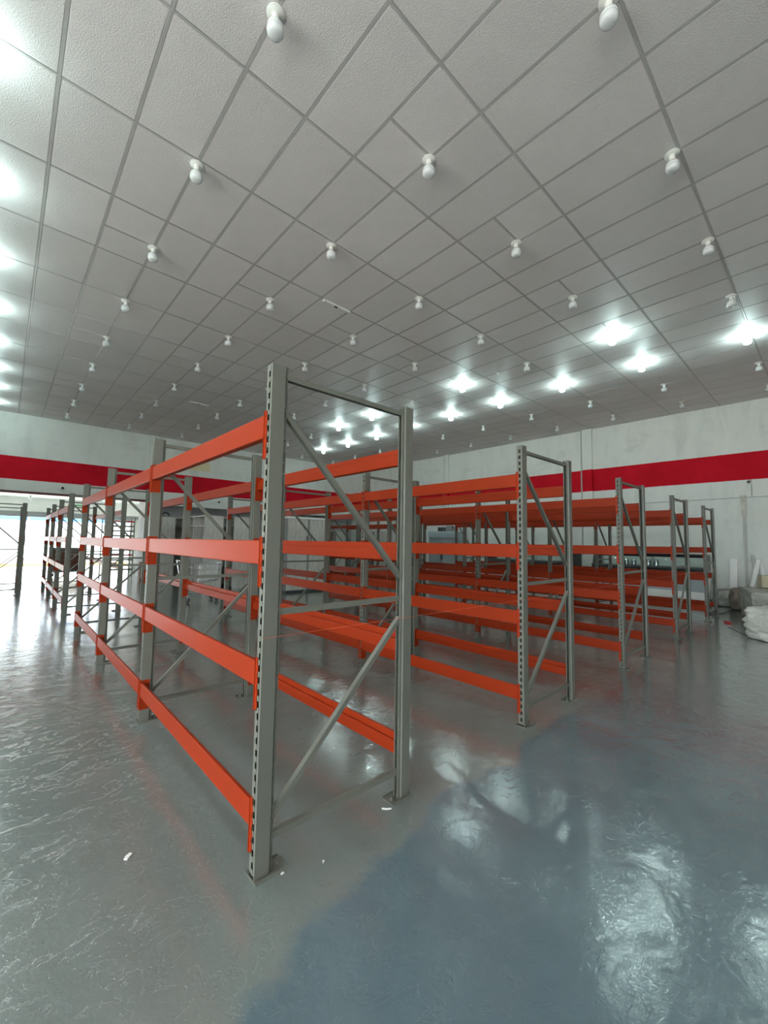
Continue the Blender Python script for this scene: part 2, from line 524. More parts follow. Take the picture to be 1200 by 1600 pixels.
def upright_mesh():
    bm = bmesh.new()
    def q(a, b, c, d):
        bm.faces.new([bm.verts.new(p) for p in (a, b, c, d)])
    def strip(p, r_, z0, z1): q((*p, z0), (*r_, z0), (*r_, z1), (*p, z1))
    z0 = 0.006
    # slotted face x=0
    y1, y2 = 0.0190, 0.0360
    strip((0, 0), (0, y1), z0, HU); strip((0, y2), (0, UW), z0, HU)
    pz = z0; z = 0.045
    while z+0.03 < HU-0.02:
        strip((0, y1), (0, y2), pz, z); pz = z+0.030; z += 0.0545
    strip((0, y1), (0, y2), pz, HU)
    # sides, shoulders and punched flanges
    for s in (0, 1):
        Yv = (lambda y: y) if s == 0 else (lambda y: UW-y)
        strip((0, Yv(0)), (0.068, Yv(0)), z0, HU)
        strip((0.068, Yv(0)), (0.071, Yv(0.012)), z0, HU)
        a, b1, b2, c = 0.071, 0.0785, 0.0835, 0.092
        strip((a, Yv(0.012)), (b1, Yv(0.012)), z0, HU); strip((b2, Yv(0.012)), (c, Yv(0.012)), z0, HU)
        pz = z0; z = 0.06
        while z < HU-0.03:
            strip((b1, Yv(0.012)), (b2, Yv(0.012)), pz, z); pz = z+0.006; z += 0.0545
        strip((b1, Yv(0.012)), (b2, Yv(0.012)), pz, HU)
        strip((c, Yv(0.012)), (c, Yv(0.017)), z0, HU)
    bmesh.ops.remove_doubles(bm, verts=bm.verts, dist=1e-5)
    bmesh.ops.recalc_face_normals(bm, faces=bm.faces)
    bmesh.ops.solidify(bm, geom=list(bm.faces), thickness=0.002)
    me = bpy.data.meshes.new('upright'); bm.to_mesh(me); bm.free()
    return me
UPR = upright_mesh(); UPR.materials.append(M['rack_grey'])
pl = MB()
pl.box(-0.006, 0.155, -0.022, 0.077, 0.0, 0.005)
pl.box(-0.006, 0.155, -0.024, -0.020, 0.0, 0.015).box(-0.006, 0.155, 0.075, 0.079, 0.0, 0.015)
pl.box(0.0, 0.010, 0.0, UW, 0.005, 0.02)
pl.lathe([(0.011, 0.005), (0.011, 0.012), (0.006, 0.013), (0.006, 0.022)], 6, 0.125, 0.0275)
PLATE = pl.mesh('base_plate'); PLATE.materials.append(M['rack_grey'])
def brace_mesh(x0, z0, x1, z1, name='brace'):
    mb = MB()
    p0, p1 = Vector((x0, 0, z0)), Vector((x1, 0, z1)); d = (p1-p0).normalized(); n = Vector((-d.z, 0, d.x))
    if n.z < 0: n = -n
    w = 0.014
    # folded C channel, open downwards: web on top, two cheeks
    def slab(y0, y1, n0, n1):
        b = len(mb.v)
        for p in (p0, p1):
            for yy, nn in ((y0, n0), (y1, n0), (y1, n1), (y0, n1)):
                q = p+n*nn; mb.v.append((q.x, yy, q.z))
        mb.f.extend([(b,b+3,b+2,b+1),(b+4,b+5,b+6,b+7)] + [(b+i,b+(i+1)%4,b+4+(i+1)%4,b+4+i) for i in range(4)])
    cy = UW/2; hw = 0.0145
    slab(cy-hw, cy+hw, w-0.002, w)
    slab(cy-hw, cy-hw+0.002, -w, w-0.002)
    slab(cy+hw-0.002, cy+hw, -w, w-0.002)
    for p in (p0+d*0.0, p1-d*0.0):
        mb.tube([(p.x, -0.002+0.010, p.z), (p.x, UW-0.008, p.z)], 0.0055, 8)
    me = mb.mesh(name); me.materials.append(M['rack_grey']); return me
BR = [brace_mesh(0.082, 2.352, D-0.082, 2.352), brace_mesh(0.082, 2.175, D-0.082, 1.315),
      brace_mesh(0.082, 1.185, D-0.082, 1.185), brace_mesh(D-0.082, 1.065, 0.082, 0.235), brace_mesh(0.082, 0.155, D-0.082, 0.155)]
def beam_mesh(Lb):
    mb = MB()
    t = 0.0; zt = 0.0; b = -BH
    xo, xi = -0.006, 0.040
    poly = [(xo, b+0.004), (xo+0.004, b), (xi-0.004, b), (xi, b+0.004), (xi, -0.042), (xi-0.004, -0.038), (0.017, -0.038), (0.017, -0.004), (0.013, 0), (xo+0.004, 0), (xo, -0.004)]
    mb.prism(poly, 'y', 0.004, Lb-0.004)
    me = mb.mesh('beam'); me.materials.append(M['rack_orange']); return me
def connector_mesh():
    mb = MB()
    zt, zb = 0.018, -0.222
    mb.box(-0.010, 0.062, 0.0005, 0.0040, zb, zt)
    # leg with hook teeth on the slotted face (reaches over the upright in -y)
    pts = [(0.004, zt), (0.004, zb), (-0.016, zb)]
    z = zb
    k = 0
    while z < zt-0.03:
        pts += [(-0.016, z+0.010), (-0.023, z+0.016), (-0.023, z+0.036), (-0.016, z+0.042)]
        z += 0.0545
    pts += [(-0.016, zt)]
    mb.prism(pts, 'x', -0.0050, -0.0012)
    me = mb.mesh('beam_connector'); me.materials.append(M['rack_orange']); return me
CON_A = connector_mesh()
mb = MB(); mb.v = [(v_.co.x, -v_.co.y, v_.co.z) for v_ in CON_A.vertices]; mb.f = [tuple(p.vertices) for p in CON_A.polygons]
CON_B = mb.mesh('beam_connector'); CON_B.materials.append(M['rack_orange'])
BEAMS = {}
def rack(x0, y0, pitch, bays, label, group, depth_sign=1):
    root = empty('pallet_rack', (x0, y0, 0), label, 'pallet rack', group)
    Lb = pitch-UW
    if pitch not in BEAMS: BEAMS[pitch] = beam_mesh(Lb)
    for k in range(bays+1):
        y = k*pitch
        for side in (0, 1):
            u = link('upright', UPR, None, root, (0 if side == 0 else D, y if side == 0 else y+UW, 0), 0 if side == 0 else PI)
            link('base_plate', PLATE, None, u)
        for me in BR: link('brace', me, None, root, (0, y, 0))
    for k in range(bays):
        for z in BT:
            for side in (0, 1):
                loc = (0, k*pitch+UW, z) if side == 0 else (D, (k+1)*pitch, z)
                b = link('beam', BEAMS[pitch], None, root, loc, 0 if side == 0 else PI)
                link('beam_connector', CON_A, None, b, (0, 0, 0))
                link('beam_connector', CON_B, None, b, (0, Lb, 0))
    return root
RG = 'orange and grey pallet racks in parallel rows'
PB = 2.1397
rack(0, 0, PB, 3, 'largest, nearest orange and grey pallet rack in the foreground', RG)
rack(2.3826, 0, PB, 3, 'orange and grey pallet rack, first one right of the foreground rack', RG)
rack(4.8149, 0, PB, 3, 'orange and grey pallet rack, second one right of the foreground rack', RG)
rack(7.3494, 0, PB, 3, 'orange and grey pallet rack, second from the right-hand end of the row', RG)
rack(9.7978, 0, PB, 3, 'rightmost orange and grey pallet rack, nearest the right white wall', RG)
rack(0, 8.45, 1.95, 3, 'orange and grey pallet rack standing behind the foreground rack towards the loading opening', RG)
rack(-1.50, 12.5, 1.85, 1, 'small distant pallet rack at the left picture edge before the bright opening', RG)
rack(8.92, 8.25, 2.0, 2, 'distant pallet rack behind the rightmost rows, in front of the grey store room', RG)

# string stretched along the rack ends
tag(link('string_line', MB().tube([(-0.004, -0.006, 1.075), (2.4, -0.006, 1.060), (4.83, -0.006, 1.060), (10.75, -0.006, 1.06)], 0.0010, 5).mesh('string_line'), M['string']),
    'thin red string stretched level across the near ends of all the racks', 'string')

# ------------------------------------------------------------------ ceiling lamps
base = MB().lathe([(0.066, 0), (0.070, -0.004), (0.070, -0.010), (0.062, -0.016), (0.036, -0.020), (0.030, -0.024), (0.026, -0.062), (0.030, -0.066), (0.030, -0.072)], 24).mesh('lamp_base', smooth=True)
base.materials.append(M['white_plastic'])
scr = MB().lathe([(0.0045, -0.013), (0.0045, -0.019)], 8, 0.048, 0.010).mesh('screw'); scr.materials.append(M['dark_grey'])
prof = [(0.022, -0.068), (0.026, -0.078), (0.050, -0.096), (0.062, -0.112), (0.065, -0.128), (0.062, -0.132), (0.062, -0.136), (0.065, -0.140), (0.064, -0.162), (0.057, -0.178), (0.040, -0.188), (0.015, -0.191)]
BULB = {}
for k_ in ('off', 'lit'):
    me = MB().lathe(prof, 16).mesh('bulb', smooth=True); me.materials.append(M['bulb_'+k_]); BULB[k_] = me
LIT = {(i, 5) for i in range(-1, 8)} | {(0, 4), (2, 4), (4, 4), (5, 4)} | {(i, -1) for i in range(-3, 9)}
ordn = ['first', 'second', 'third', 'fourth', 'fifth', 'sixth', 'seventh', 'eighth', 'ninth', 'tenth', 'eleventh', 'twelfth']
rown = {0: 'leftmost row in view', 1: 'second row from left', 2: 'third row from left', 3: 'fourth row from left', 4: 'fifth row from left',
        5: 'sixth row from left', 6: 'seventh row from left', 7: 'row nearest the right wall'}
def lamp(x, y, z, lit, label, group):
    t = empty('ceiling_lamp', (x, y, z), label, 'ceiling lamp', group)
    b = link('lamp_base', base, None, t); link('screw', scr, None, b)
    bl = link('bulb', BULB['lit' if lit else 'off'], None, t)
    if not lit: return t
    bl['label'] = 'glowing bulb'
    return t
for j in range(-1, 8):
    cnt = 0
    for i in range(-3, 9):
        lit = (i, j) in LIT
        vis = in_view(LX(j), LY(i), ZC-0.1, 8)
        if not lit and not vis: continue
        if j >= 0:
            if not vis: continue
            lab = '%s lamp, %s from front in the %s' % ('lit ceiling' if lit else 'unlit ceiling', ordn[cnt], rown[j])
        else:
            lab = 'lit ceiling lamp, %s from front in the row past the left edge' % ordn[cnt]
        cnt += 1
        lamp(LX(j), LY(i), ZC-0.003, lit, lab, 'lit round ceiling lamps' if lit else 'unlit round ceiling lamps')
lamp(-0.2, 20.5, 3.22, False, 'distant unlit bulb lamp left of two beyond the loading opening', 'lamps beyond the loading opening')
lamp(2.2, 20.3, 3.22, False, 'distant unlit bulb lamp right of two beyond the loading opening', 'lamps beyond the loading opening')
lamp(5.45, 16.95, SOF+0.14, False, 'left one of the two small lamps above the wooden shelves', 'lamps under the store room ceiling')
lamp(5.85, 16.95, SOF+0.14, False, 'right one of the two small lamps above the wooden shelves', 'lamps under the store room ceiling')

def batten(p0, p1, label):
    p0, p1 = Vector(p0), Vector(p1); L_ = (p1-p0).length
    t = empty('light_batten', p0, label, 'light fitting', 'ceiling battens', math.atan2(p1.y-p0.y, p1.x-p0.x))
    link('housing', MB().prism([(-0.03, 0), (-0.022, -0.028), (0.022, -0.028), (0.03, 0)], 'x', 0, L_).mesh('housing'), M['white_plastic'], t)
    link('end_cap', MB().box(-0.012, 0.0, -0.032, 0.032, -0.032, 0).mesh('end_cap'), M['white_plastic'], t)
    link('end_cap', MB().box(L_, L_+0.012, -0.032, 0.032, -0.032, 0).mesh('end_cap'), M['white_plastic'], t)
    link('socket', MB().box(L_*0.40, L_*0.52, -0.018, 0.018, -0.036, -0.028).mesh('socket'), M['dark_grey'], t)
batten((2.82, 3.83, ZC-0.003), (3.34, 3.83, ZC-0.003), 'white batten light fitting on the ceiling above the foreground rack')
batten((2.90, 10.9, ZC-0.003), (3.42, 10.9, ZC-0.003), 'farther white batten light fitting on the ceiling near the back wall')
s = empty('smoke_detector', (7.5, 3.42, ZC-0.003), 'small round white detector on the ceiling between the lit lamps', 'detector')
link('housing', MB().lathe([(0.05, 0), (0.05, -0.014), (0.038, -0.034), (0.015, -0.04)], 16).mesh('housing', smooth=True), M['white_plastic'], s)
link('ring', MB().lathe([(0.054, -0.003), (0.054, -0.008)], 16).mesh('ring'), M['mid_grey'], s)

# ------------------------------------------------------------------ wall fittings
def wcam(loc, rz, label):
    t = empty('security_camera', loc, label, 'camera', None, rz)   # looks along local -y, wall at local y=0
    link('bracket', MB().box(-0.05, 0.05, -0.03, 0, -0.05, 0.05).bar((0, -0.02, 0), (0, -0.10, 0), 0.03, 0.03).mesh('bracket'), M['white_plastic'], t)
    b = link('camera_body', MB().tube([(0, -0.05, 0.01), (0, -0.24, -0.03)], 0.045, 14).mesh('camera_body', smooth=True), M['white_plastic'], t)
    link('lens', MB().tube([(0, -0.235, -0.029), (0, -0.25, -0.032)], 0.038, 14).mesh('lens', smooth=True), M['black'], b)
wcam((XR, -0.30, 3.34), -PI/2+PI, 'white security camera on the right wall just below the red band')
wcam((0.48, YB, 3.24), 0, 'dark security camera on the back wall above the loading opening')
wcam((5.85, YB, 3.16), 0, 'small security camera on the back wall above the wooden shelves')
for o in list(COL.objects):
    if o.name.startswith('security_camera') and abs(o.location.x-XR) < .01: o.rotation_euler = (0, 0, -PI/2)

def conduit(pts, label, r=0.011):
    t = tag(link('conduit', MB().tube(pts, r, 6).mesh('conduit'), M['conduit']), label, 'conduit')
    return t
xw = XR-0.013
conduit([(xw, -2.5, 2.93), (xw, 3.70, 2.89)], 'grey horizontal conduit along the right wall below the red band')
conduit([(xw, -0.33, 2.95), (xw, -0.33, 3.27)], 'short vertical conduit dropping from the right wall camera')
conduit([(xw, 1.45, 0.2), (xw, 1.45, 2.88)], 'thin vertical conduit on the right wall behind the last rack')
conduit([(xw, 2.95, 0.2), (xw, 2.95, 2.88)], 'thin vertical conduit on the right wall left of the last rack')
conduit([(XR-0.025, 4.16, 1.2), (XR-0.025, 4.16, ZC-0.02)], 'grey pipe running up beside the nearer wall pilaster', 0.022)
conduit([(XR-0.025, 10.36, 1.2), (XR-0.025, 10.36, ZC-0.02)], 'grey pipe running up beside the farther wall pilaster', 0.022)
t = empty('cable_duct', (XR, -0.15, 0.45), 'tall narrow white cable duct standing up the right wall', 'cable duct')
link('duct', MB().box(-0.06, -0.026, -0.03, 0.03, 0, 2.0).mesh('duct'), M['conduit'], t)
link('duct_cover', MB().box(-0.08, -0.026, -0.055, 0.055, 1.95, 2.52).box(-0.085, -0.08, -0.04, 0.04, 2.0, 2.2).mesh('duct_cover'), M['old_wood'], t)
t = empty('socket_box', (XR, 2.30, 1.88), 'small white socket hanging on the right wall behind the racks', 'socket')
link('box', MB().box(-0.05, 0, -0.05, 0.05, -0.05, 0.05).mesh('box', bevel=0.006), M['white_plastic'], t)
link('cable', MB().tube([(-0.01, 0, 0.05), (-0.01, 0.02, 1.0)], 0.006, 5).mesh('cable'), M['dark_grey'], t)
t = empty('exit_sign', (XR, 7.2, 3.02), 'small green and white sign on the right wall under the red band', 'sign')
link('panel', MB().box(-0.03, 0, -0.22, 0.22, -0.08, 0.08).mesh('panel'), M['white_plastic'], t)
link('pictogram', MB().box(-0.034, -0.03, -0.02, 0.19, -0.05, 0.05).mesh('pictogram'), M['green'], t)
t = empty('vestibule_sign', (1.55, VY, 3.0), 'small green and white sign beyond the loading opening', 'sign')
link('panel', MB().box(-0.25, 0.25, -0.03, 0, -0.08, 0.08).mesh('panel'), M['white_plastic'], t)
link('pictogram', MB().box(-0.18, 0.18, -0.034, -0.03, -0.03, 0.03).mesh('pictogram'), M['green'], t)
wd = struct('window_1', MB().box(4.66, 5.46, YB-0.03, YB, 4.42, 4.80), M['cream'])
link('window_leaf', MB().box(4.69, 5.04, YB-0.045, YB-0.03, 4.45, 4.77).mesh('window_leaf'), M['cream'], wd)
link('window_leaf', MB().box(5.08, 5.43, YB-0.045, YB-0.03, 4.45, 4.77).mesh('window_leaf'), M['cream'], wd)

# ------------------------------------------------------------------ wooden shop furniture
def shelf_unit(x, y, depth, cols, cw, H, label, shelves=(0.08, 0.62, 1.06, 1.50, 1.92)):
    """open grey-wood shelving facing -x, near end panel facing the camera"""
    t = empty('shelving_unit', (x, y, 0), label, 'shelving', 'grey wood shelving')
    T = 0.022; Lh = cols*cw
    pan = MB().box(0, depth, 0, T, 0, H).mesh('side_panel')
    for k in range(cols+1): link('side_panel' if k in (0, cols) else 'divider', pan, M['wood'], t, (0, k*cw - (T if k == cols else 0), 0))
    link('back_panel', MB().box(depth-T, depth, T, Lh-T, 0.0, H).mesh('back_panel'), M['wood'], t)
    link('top_panel', MB().box(-0.01, depth-T, T, Lh-T, H-0.03, H).mesh('top_panel'), M['wood'], t)
    sh = MB().box(0.0, depth-T, T, cw-T, 0, T).mesh('shelf')
    for k in range(cols):
        for z in shelves: link('shelf', sh, M['wood'], t, (0, k*cw, z))
    return t
shelf_unit(3.52, 11.0, 0.57, 3, 1.0, 2.25, 'long open grey wood shelving unit with square niches behind the foreground rack')
shelf_unit(2.86, 13.3, 0.50, 2, 0.95, 2.25, 'grey wood shelving unit left of the longer one, by the pier')
shelf_unit(4.42, 11.0, 0.50, 2, 1.0, 2.25, 'grey wood shelving unit right of the longer one, wood end panel showing')
shelf_unit(9.6, 14.6, 0.60, 1, 1.2, 1.9, 'low grey wood shelving unit left of three in the far store area', (0.1, 0.7, 1.3))
shelf_unit(11.0, 14.6, 0.60, 1, 1.2, 2.0, 'grey wood shelving unit middle of three in the far store area', (0.1, 0.7, 1.3))
shelf_unit(12.6, 13.6, 0.75, 1, 1.2, 2.05, 'grey wood shelving unit right of three in the far store area', (0.1, 0.7, 1.3))
def cabinet(x, y, w, dp, H, label):
    t = empty('cupboard', (x, y, 0), label, 'cupboard')
    T = 0.022
    link('carcass', MB().box(0, T, 0.03, dp, 0.06, H).box(w-T, w, 0.03, dp, 0.06, H).box(T, w-T, dp-T, dp, 0.06, H).box(T, w-T, 0.03, dp, H-T, H).box(T, w-T, 0.03, dp, 0.06, 0.06+T).mesh('carcass'), M['mid_grey'], t)
    link('cornice', MB().box(-0.02, w+0.02, -0.02, dp, H, H+0.06).mesh('cornice', bevel=0.005), M['white_paint'], t)
    link('plinth', MB().box(0.02, w-0.02, 0.05, dp-0.02, 0, 0.06).mesh('plinth'), M['dark_grey'], t)
    link('centre_post', MB().box(w/2-0.03, w/2+0.03, 0.0, 0.03, 0.06, H).mesh('centre_post'), M['mid_grey'], t)
    for x0, x1, hx in ((0.01, w/2-0.035, w/2-0.07), (w/2+0.035, w-0.01, w/2+0.07)):
        d_ = link('door', MB().box(x0, x1, 0.0, 0.024, 0.08, H-0.01).mesh('door', bevel=0.003), M['wood'], t)
        link('handle', MB().box(hx-0.01, hx+0.01, -0.03, -0.018, 1.50, 1.66).box(hx-0.008, hx+0.008, -0.02, 0.0, 1.51, 1.53).box(hx-0.008, hx+0.008, -0.02, 0.0, 1.63, 1.65).mesh('handle'), M['black'], d_)
cabinet(5.20, 9.0, 1.42, 0.55, 2.18, 'two-door grey wood cupboard with black handles between the rack rows')
t = empty('bent_tube', (2.95, 13.45, 2.25), 'black bent tube standing on the left wooden shelving unit', 'tube')  # black arch shape modelled as a plain bent tube, not a lamp
link('arm', MB().tube([(0, 0, 0.01), (0.02, 0, 0.10), (0.10, 0, 0.16), (0.20, 0, 0.13), (0.24, 0, 0.05)], 0.025, 8).mesh('arm', smooth=True), M['black'], t)
link('foot', MB().lathe([(0.08, 0), (0.08, 0.02), (0.03, 0.03)], 14).mesh('foot'), M['black'], t)

# shopping cart
def cart(x, y, rz, label):
    t = empty('shopping_cart', (x, y, 0), label, 'cart', None, rz)
    W, Lc = 0.48, 0.85
    z0, z1 = 0.50, 0.92
    wires = MB()
    def P(u, s, zt):   # basket flares upward; u along length 0..1, s side -1..1, zt 0..1
        return ((u-0.5)*Lc*(0.86+0.14*zt)+0.03*zt, s*W/2*(0.82+0.18*zt), z0+(z1-z0)*zt - (0.10*(1-zt))*(1-u) )
    for k in range(13):
        u = k/12
        for s in (-1, 1): wires.tube([P(u, s, 0), P(u, s, 1)], 0.003, 4)
        wires.tube([P(u, -1, 0), P(u, 1, 0)], 0.003, 4)
    for k in range(8):
        s = -1+2*k/7
        for u in (0, 1): wires.tube([P(u, s, 0), P(u, s, 1)], 0.003, 4)
        wires.tube([P(0, s, 0), P(1, s, 0)], 0.003, 4)
    for zt in (0.0, 0.33, 0.66):
        wires.tube([P(0, -1, zt), P(1, -1, zt), P(1, 1, zt), P(0, 1, zt), P(0, -1, zt)], 0.003, 4)
    link('basket', wires.mesh('basket'), M['steel'], t)
    link('rim', MB().tube([P(0, -1, 1), P(1, -1, 1), P(1, 1, 1), P(0, 1, 1), P(0, -1, 1)], 0.010, 6).mesh('rim'), M['steel'], t)
    for s in (-1, 1):
        link('side_frame', MB().tube([(-0.50, s*0.22, 0.98), (-0.42, s*0.22, 0.55), (-0.36, s*0.24, 0.16), (0.38, s*0.18, 0.13)], 0.012, 6).mesh('side_frame'), M['steel'], t)
    link('handle', MB().tube([(-0.50, -0.26, 0.99), (-0.50, 0.26, 0.99)], 0.018, 8).mesh('handle'), M['white_plastic'], t)
    for sx, sy in ((-0.36, -0.24), (-0.36, 0.24), (0.36, -0.18), (0.36, 0.18)):
        w = link('wheel', MB().tube([(sx, sy-0.014, 0.06), (sx, sy+0.014, 0.06)], 0.06, 14).mesh('wheel'), M['dark_grey'], t)
        link('fork', MB().box(sx-0.012, sx+0.012, sy-0.022, sy-0.017, 0.05, 0.15).box(sx-0.012, sx+0.012, sy+0.017, sy+0.022, 0.05, 0.15).box(sx-0.012, sx+0.012, sy-0.022, sy+0.022, 0.14, 0.155).mesh('fork'), M['steel'], w)
cart(2.78, 9.0, 0.0, 'wire shopping cart in front of the grey wood shelving')

# ------------------------------------------------------------------ fridges and display counters on the right
t = empty('upright_fridge', (13.15, 9.05, 0), 'tall grey two-door upright fridge against the right wall', 'fridge')
FW, FD, FH = 1.50, 0.72, 2.02
link('cabinet_body', MB().box(0.06, FD, 0, 0.05, 0.1, FH).box(0.06, FD, FW-0.05, FW, 0.1, FH).box(FD-0.04, FD, 0.05, FW-0.05, 0.1, FH).box(0.06, FD-0.04, 0.05, FW-0.05, 0.1, 0.16).box(0.06, FD-0.04, 0.05, FW-0.05, FH-0.05, FH).mesh('cabinet_body'), M['fridge_grey'], t)
link('canopy', MB().prism([(0.0, FH-0.26), (-0.02, FH-0.06), (0.0, FH+0.02), (0.06, FH+0.02), (0.06, FH-0.26)], 'y', 0, FW).mesh('canopy'), M['fridge_grey'], t)
link('plinth', MB().box(0.08, FD-0.02, 0.03, FW-0.03, 0, 0.1).mesh('plinth'), M['dark_grey'], t)
for y0 in (0.02, FW/2+0.005):
    y1 = y0+FW/2-0.025
    d_ = link('door', MB().box(0.02, 0.055, y0, y0+0.05, 0.12, FH-0.27).box(0.02, 0.055, y1-0.05, y1, 0.12, FH-0.27).box(0.02, 0.055, y0+0.05, y1-0.05, 0.12, 0.17).box(0.02, 0.055, y0+0.05, y1-0.05, FH-0.32, FH-0.27).mesh('door'), M['mid_grey'], t)
    link('pane', MB().box(0.030, 0.038, y0+0.05, y1-0.05, 0.17, FH-0.32).mesh('pane'), M['pale_pane'], d_)
    link('handle', MB().box(-0.01, 0.02, y1-0.035 if y0 < 0.1 else y0+0.01, y1-0.01 if y0 < 0.1 else y0+0.035, 0.8, 1.3).mesh('handle'), M['dark_grey'], d_)
for z in (0.45, 0.78, 1.10, 1.42): link('shelf', MB().box(0.12, FD-0.05, 0.06, FW-0.06, z, z+0.02).mesh('shelf'), M['steel'], t)
t = empty('pallet_jack_parts', (13.45, 9.35, FH+0.025), 'black motor parts lying on top of the upright fridge', 'machine part')
t.name = 'machine_part'
link('housing', MB().box(-0.1, 0.15, 0.55, 0.85, 0.0, 0.18).mesh('housing', bevel=0.02), M['dark_grey'], t)
link('cover', MB().box(-0.1, 0.12, 0.08, 0.40, 0.0, 0.24).mesh('cover', bevel=0.03), M['mid_grey'], t)
link('hook', MB().tube([(0, -0.02, 0.0), (0, -0.02, 0.15), (0, 0.06, 0.18)], 0.02, 6).mesh('hook'), M['black'], t)

def display_case(y0, Lc, label):
    t = empty('display_counter', (12.62, y0, 0), label, 'display counter', 'glass display counters by the right wall')
    link('plinth', MB().box(0.10, 0.85, 0.03, Lc-0.03, 0.0, 0.12).mesh('plinth'), M['dark_grey'], t)
    link('bumper', MB().prism([(-0.05, 0.14), (-0.05, 0.19), (0.04, 0.34), (0.10, 0.34), (0.10, 0.12), (0.0, 0.12)], 'y', 0.0, Lc).mesh('bumper'), M['white_paint'], t)
    link('front_panel', MB().box(0.05, 0.08, 0.02, Lc-0.02, 0.34, 0.74).mesh('front_panel'), M['fridge_grey'], t)
    link('deck', MB().box(0.02, 0.95, 0.02, Lc-0.02, 0.74, 0.78).box(0.80, 0.84, 0.02, Lc-0.02, 0.12, 0.74).mesh('deck'), M['white_paint'], t)
    link('trim_rail', MB().prism([(-0.02, 0.76), (-0.03, 0.88), (0.0, 0.90), (0.02, 0.76)], 'y', 0.0, Lc).mesh('trim_rail'), M['steel'], t)
    link('hand_rail', MB().tube([(-0.01, 0.02, 0.945), (-0.01, Lc-0.02, 0.945)], 0.045, 12).mesh('hand_rail', smooth=True), M['dark_grey'], t)
    # curved glass front and glass top
    outer = []; inner = []
    for k in range(9):
        a = k/8*PI/2
        outer.append((0.30-0.28*math.cos(a), 0.98+0.36*math.sin(a))); inner.append((0.30-0.272*math.cos(a), 0.98+0.352*math.sin(a)))
    poly = outer+[(0.80, 1.34), (0.80, 1.332)]+inner[::-1]
    link('glass_front', MB().prism(poly, 'y', 0.03, Lc-0.03).mesh('glass_front', smooth=True), M['glass'], t)
    for yy in (0.02, Lc-0.03):
        link('end_glass', MB().prism([(0.05, 0.80)]+[(0.30-0.26*math.cos(k/8*PI/2), 0.98+0.34*math.sin(k/8*PI/2)) for k in range(9)]+[(0.80, 1.32), (0.80, 0.80)], 'y', yy, yy+0.008).mesh('end_glass'), M['glass'], t)
    link('back_frame', MB().box(0.80, 0.85, 0.02, Lc-0.02, 0.78, 0.86).box(0.80, 0.85, 0.02, Lc-0.02, 1.30, 1.36).box(0.80, 0.85, 0.02, 0.06, 0.86, 1.30).box(0.80, 0.85, Lc-0.06, Lc-0.02, 0.86, 1.30).box(0.80, 0.85, Lc/2-0.03, Lc/2+0.03, 0.86, 1.30).mesh('back_frame'), M['white_plastic'], t)
    link('light_bar', MB().box(0.40, 0.46, 0.05, Lc-0.05, 1.28, 1.31).mesh('light_bar'), M['white_plastic'], t)
    for k in range(3):
        y = 0.3+k*(Lc-0.6)/2
        link('side_post', MB().box(-0.03, -0.015, y, y+0.04, 0.80, 0.90).mesh('side_post'), M['steel'], t)
    return t
display_case(0.50, 2.85, 'long glass display counter by the right wall, the one at its near end')
display_case(3.95, 3.3, 'long glass display counter by the right wall, the farther one')
# chrome cylinders seen through the glass
def canister(x, y, lab):
    t = tag(link('canister', MB().lathe([(0.07, 0), (0.075, 0.02), (0.075, 0.30), (0.068, 0.34), (0.03, 0.38)], 16).mesh('canister', smooth=True), M['steel'], None, (x, y, 0.78)), lab, 'canister', 'canisters in the glass counter')
    return t
for k, (y, lab) in enumerate(((1.72, 'shiny steel canister in the near glass counter, first from the right'), (1.92, 'shiny steel canister in the near glass counter, second from the right'),
                              (2.30, 'shiny steel canister in the near glass counter, third from the right'), (2.50, 'shiny steel canister in the near glass counter, leftmost of four'))):
    canister(13.05, y, lab)

# ------------------------------------------------------------------ piles by the right wall
def blob(name, dims, loc, material, label, cat, seed, amp=0.10, rz=0, pw=0.45, parent=None, cuts=12):
    bm = bmesh.new(); bmesh.ops.create_cube(bm, size=2.0)
    bmesh.ops.subdivide_edges(bm, edges=bm.edges, cuts=cuts, use_grid_fill=True)
    from mathutils import noise as mn
    off = Vector((seed*7.3, seed*3.1, seed*1.7))
    for v_ in bm.verts:
        c = v_.co.copy(); n = c.normalized()
        r = c.lerp(n*1.15, pw)
        k = mn.fractal(c*1.6+off, 0.8, 2.1, 4)*amp*0.6 + (0.5-abs(mn.noise(c*3.1+off)))*amp*0.9 - abs(mn.noise(c*7.5+off))*amp*0.5
        if c.z > -0.9: r += n*k
        r.z = max(r.z, -0.98)
        v_.co = Vector((r.x*dims[0]/2, r.y*dims[1]/2, (r.z+0.98)*dims[2]/2))
    bmesh.ops.recalc_face_normals(bm, faces=bm.faces)
    me = bpy.data.meshes.new(name); bm.to_mesh(me); bm.free()
    me.polygons.foreach_set('use_smooth', [True]*len(me.polygons))
    o = link(name, me, material, parent, loc, rz)
    if label: tag(o, label, cat)
    return o
sk = blob('bulk_bag', (1.25, 1.15, 0.55), (8.72, -1.50, 0), M['sheet'], 'large crumpled white bulk bag on the floor at the right edge', 'bag', 3, 0.13, -0.6, 0.22, None, 24)
g = MB().box(-0.12, 0.12, -0.03, 0.0, 0, 0.03).box(-0.02, 0.16, -0.03, 0.0, 0.05, 0.07)
blob('wrapped_pallet', (1.5, 1.25, 0.66), (11.1, -1.05, 0), M['wrap'], 'pallet load wrapped in clear plastic behind the white bag', 'pallet load', 5, 0.08, 0.25, 0.12, None, 24)
tag(link('carton', MB().box(-0.16, 0.16, -0.12, 0.12, 0, 0.26).mesh('carton', bevel=0.01), M['beige'], None, (11.6, -0.75, 0.665), 0.3), 'small yellowish carton on top of the wrapped pallet load', 'box')
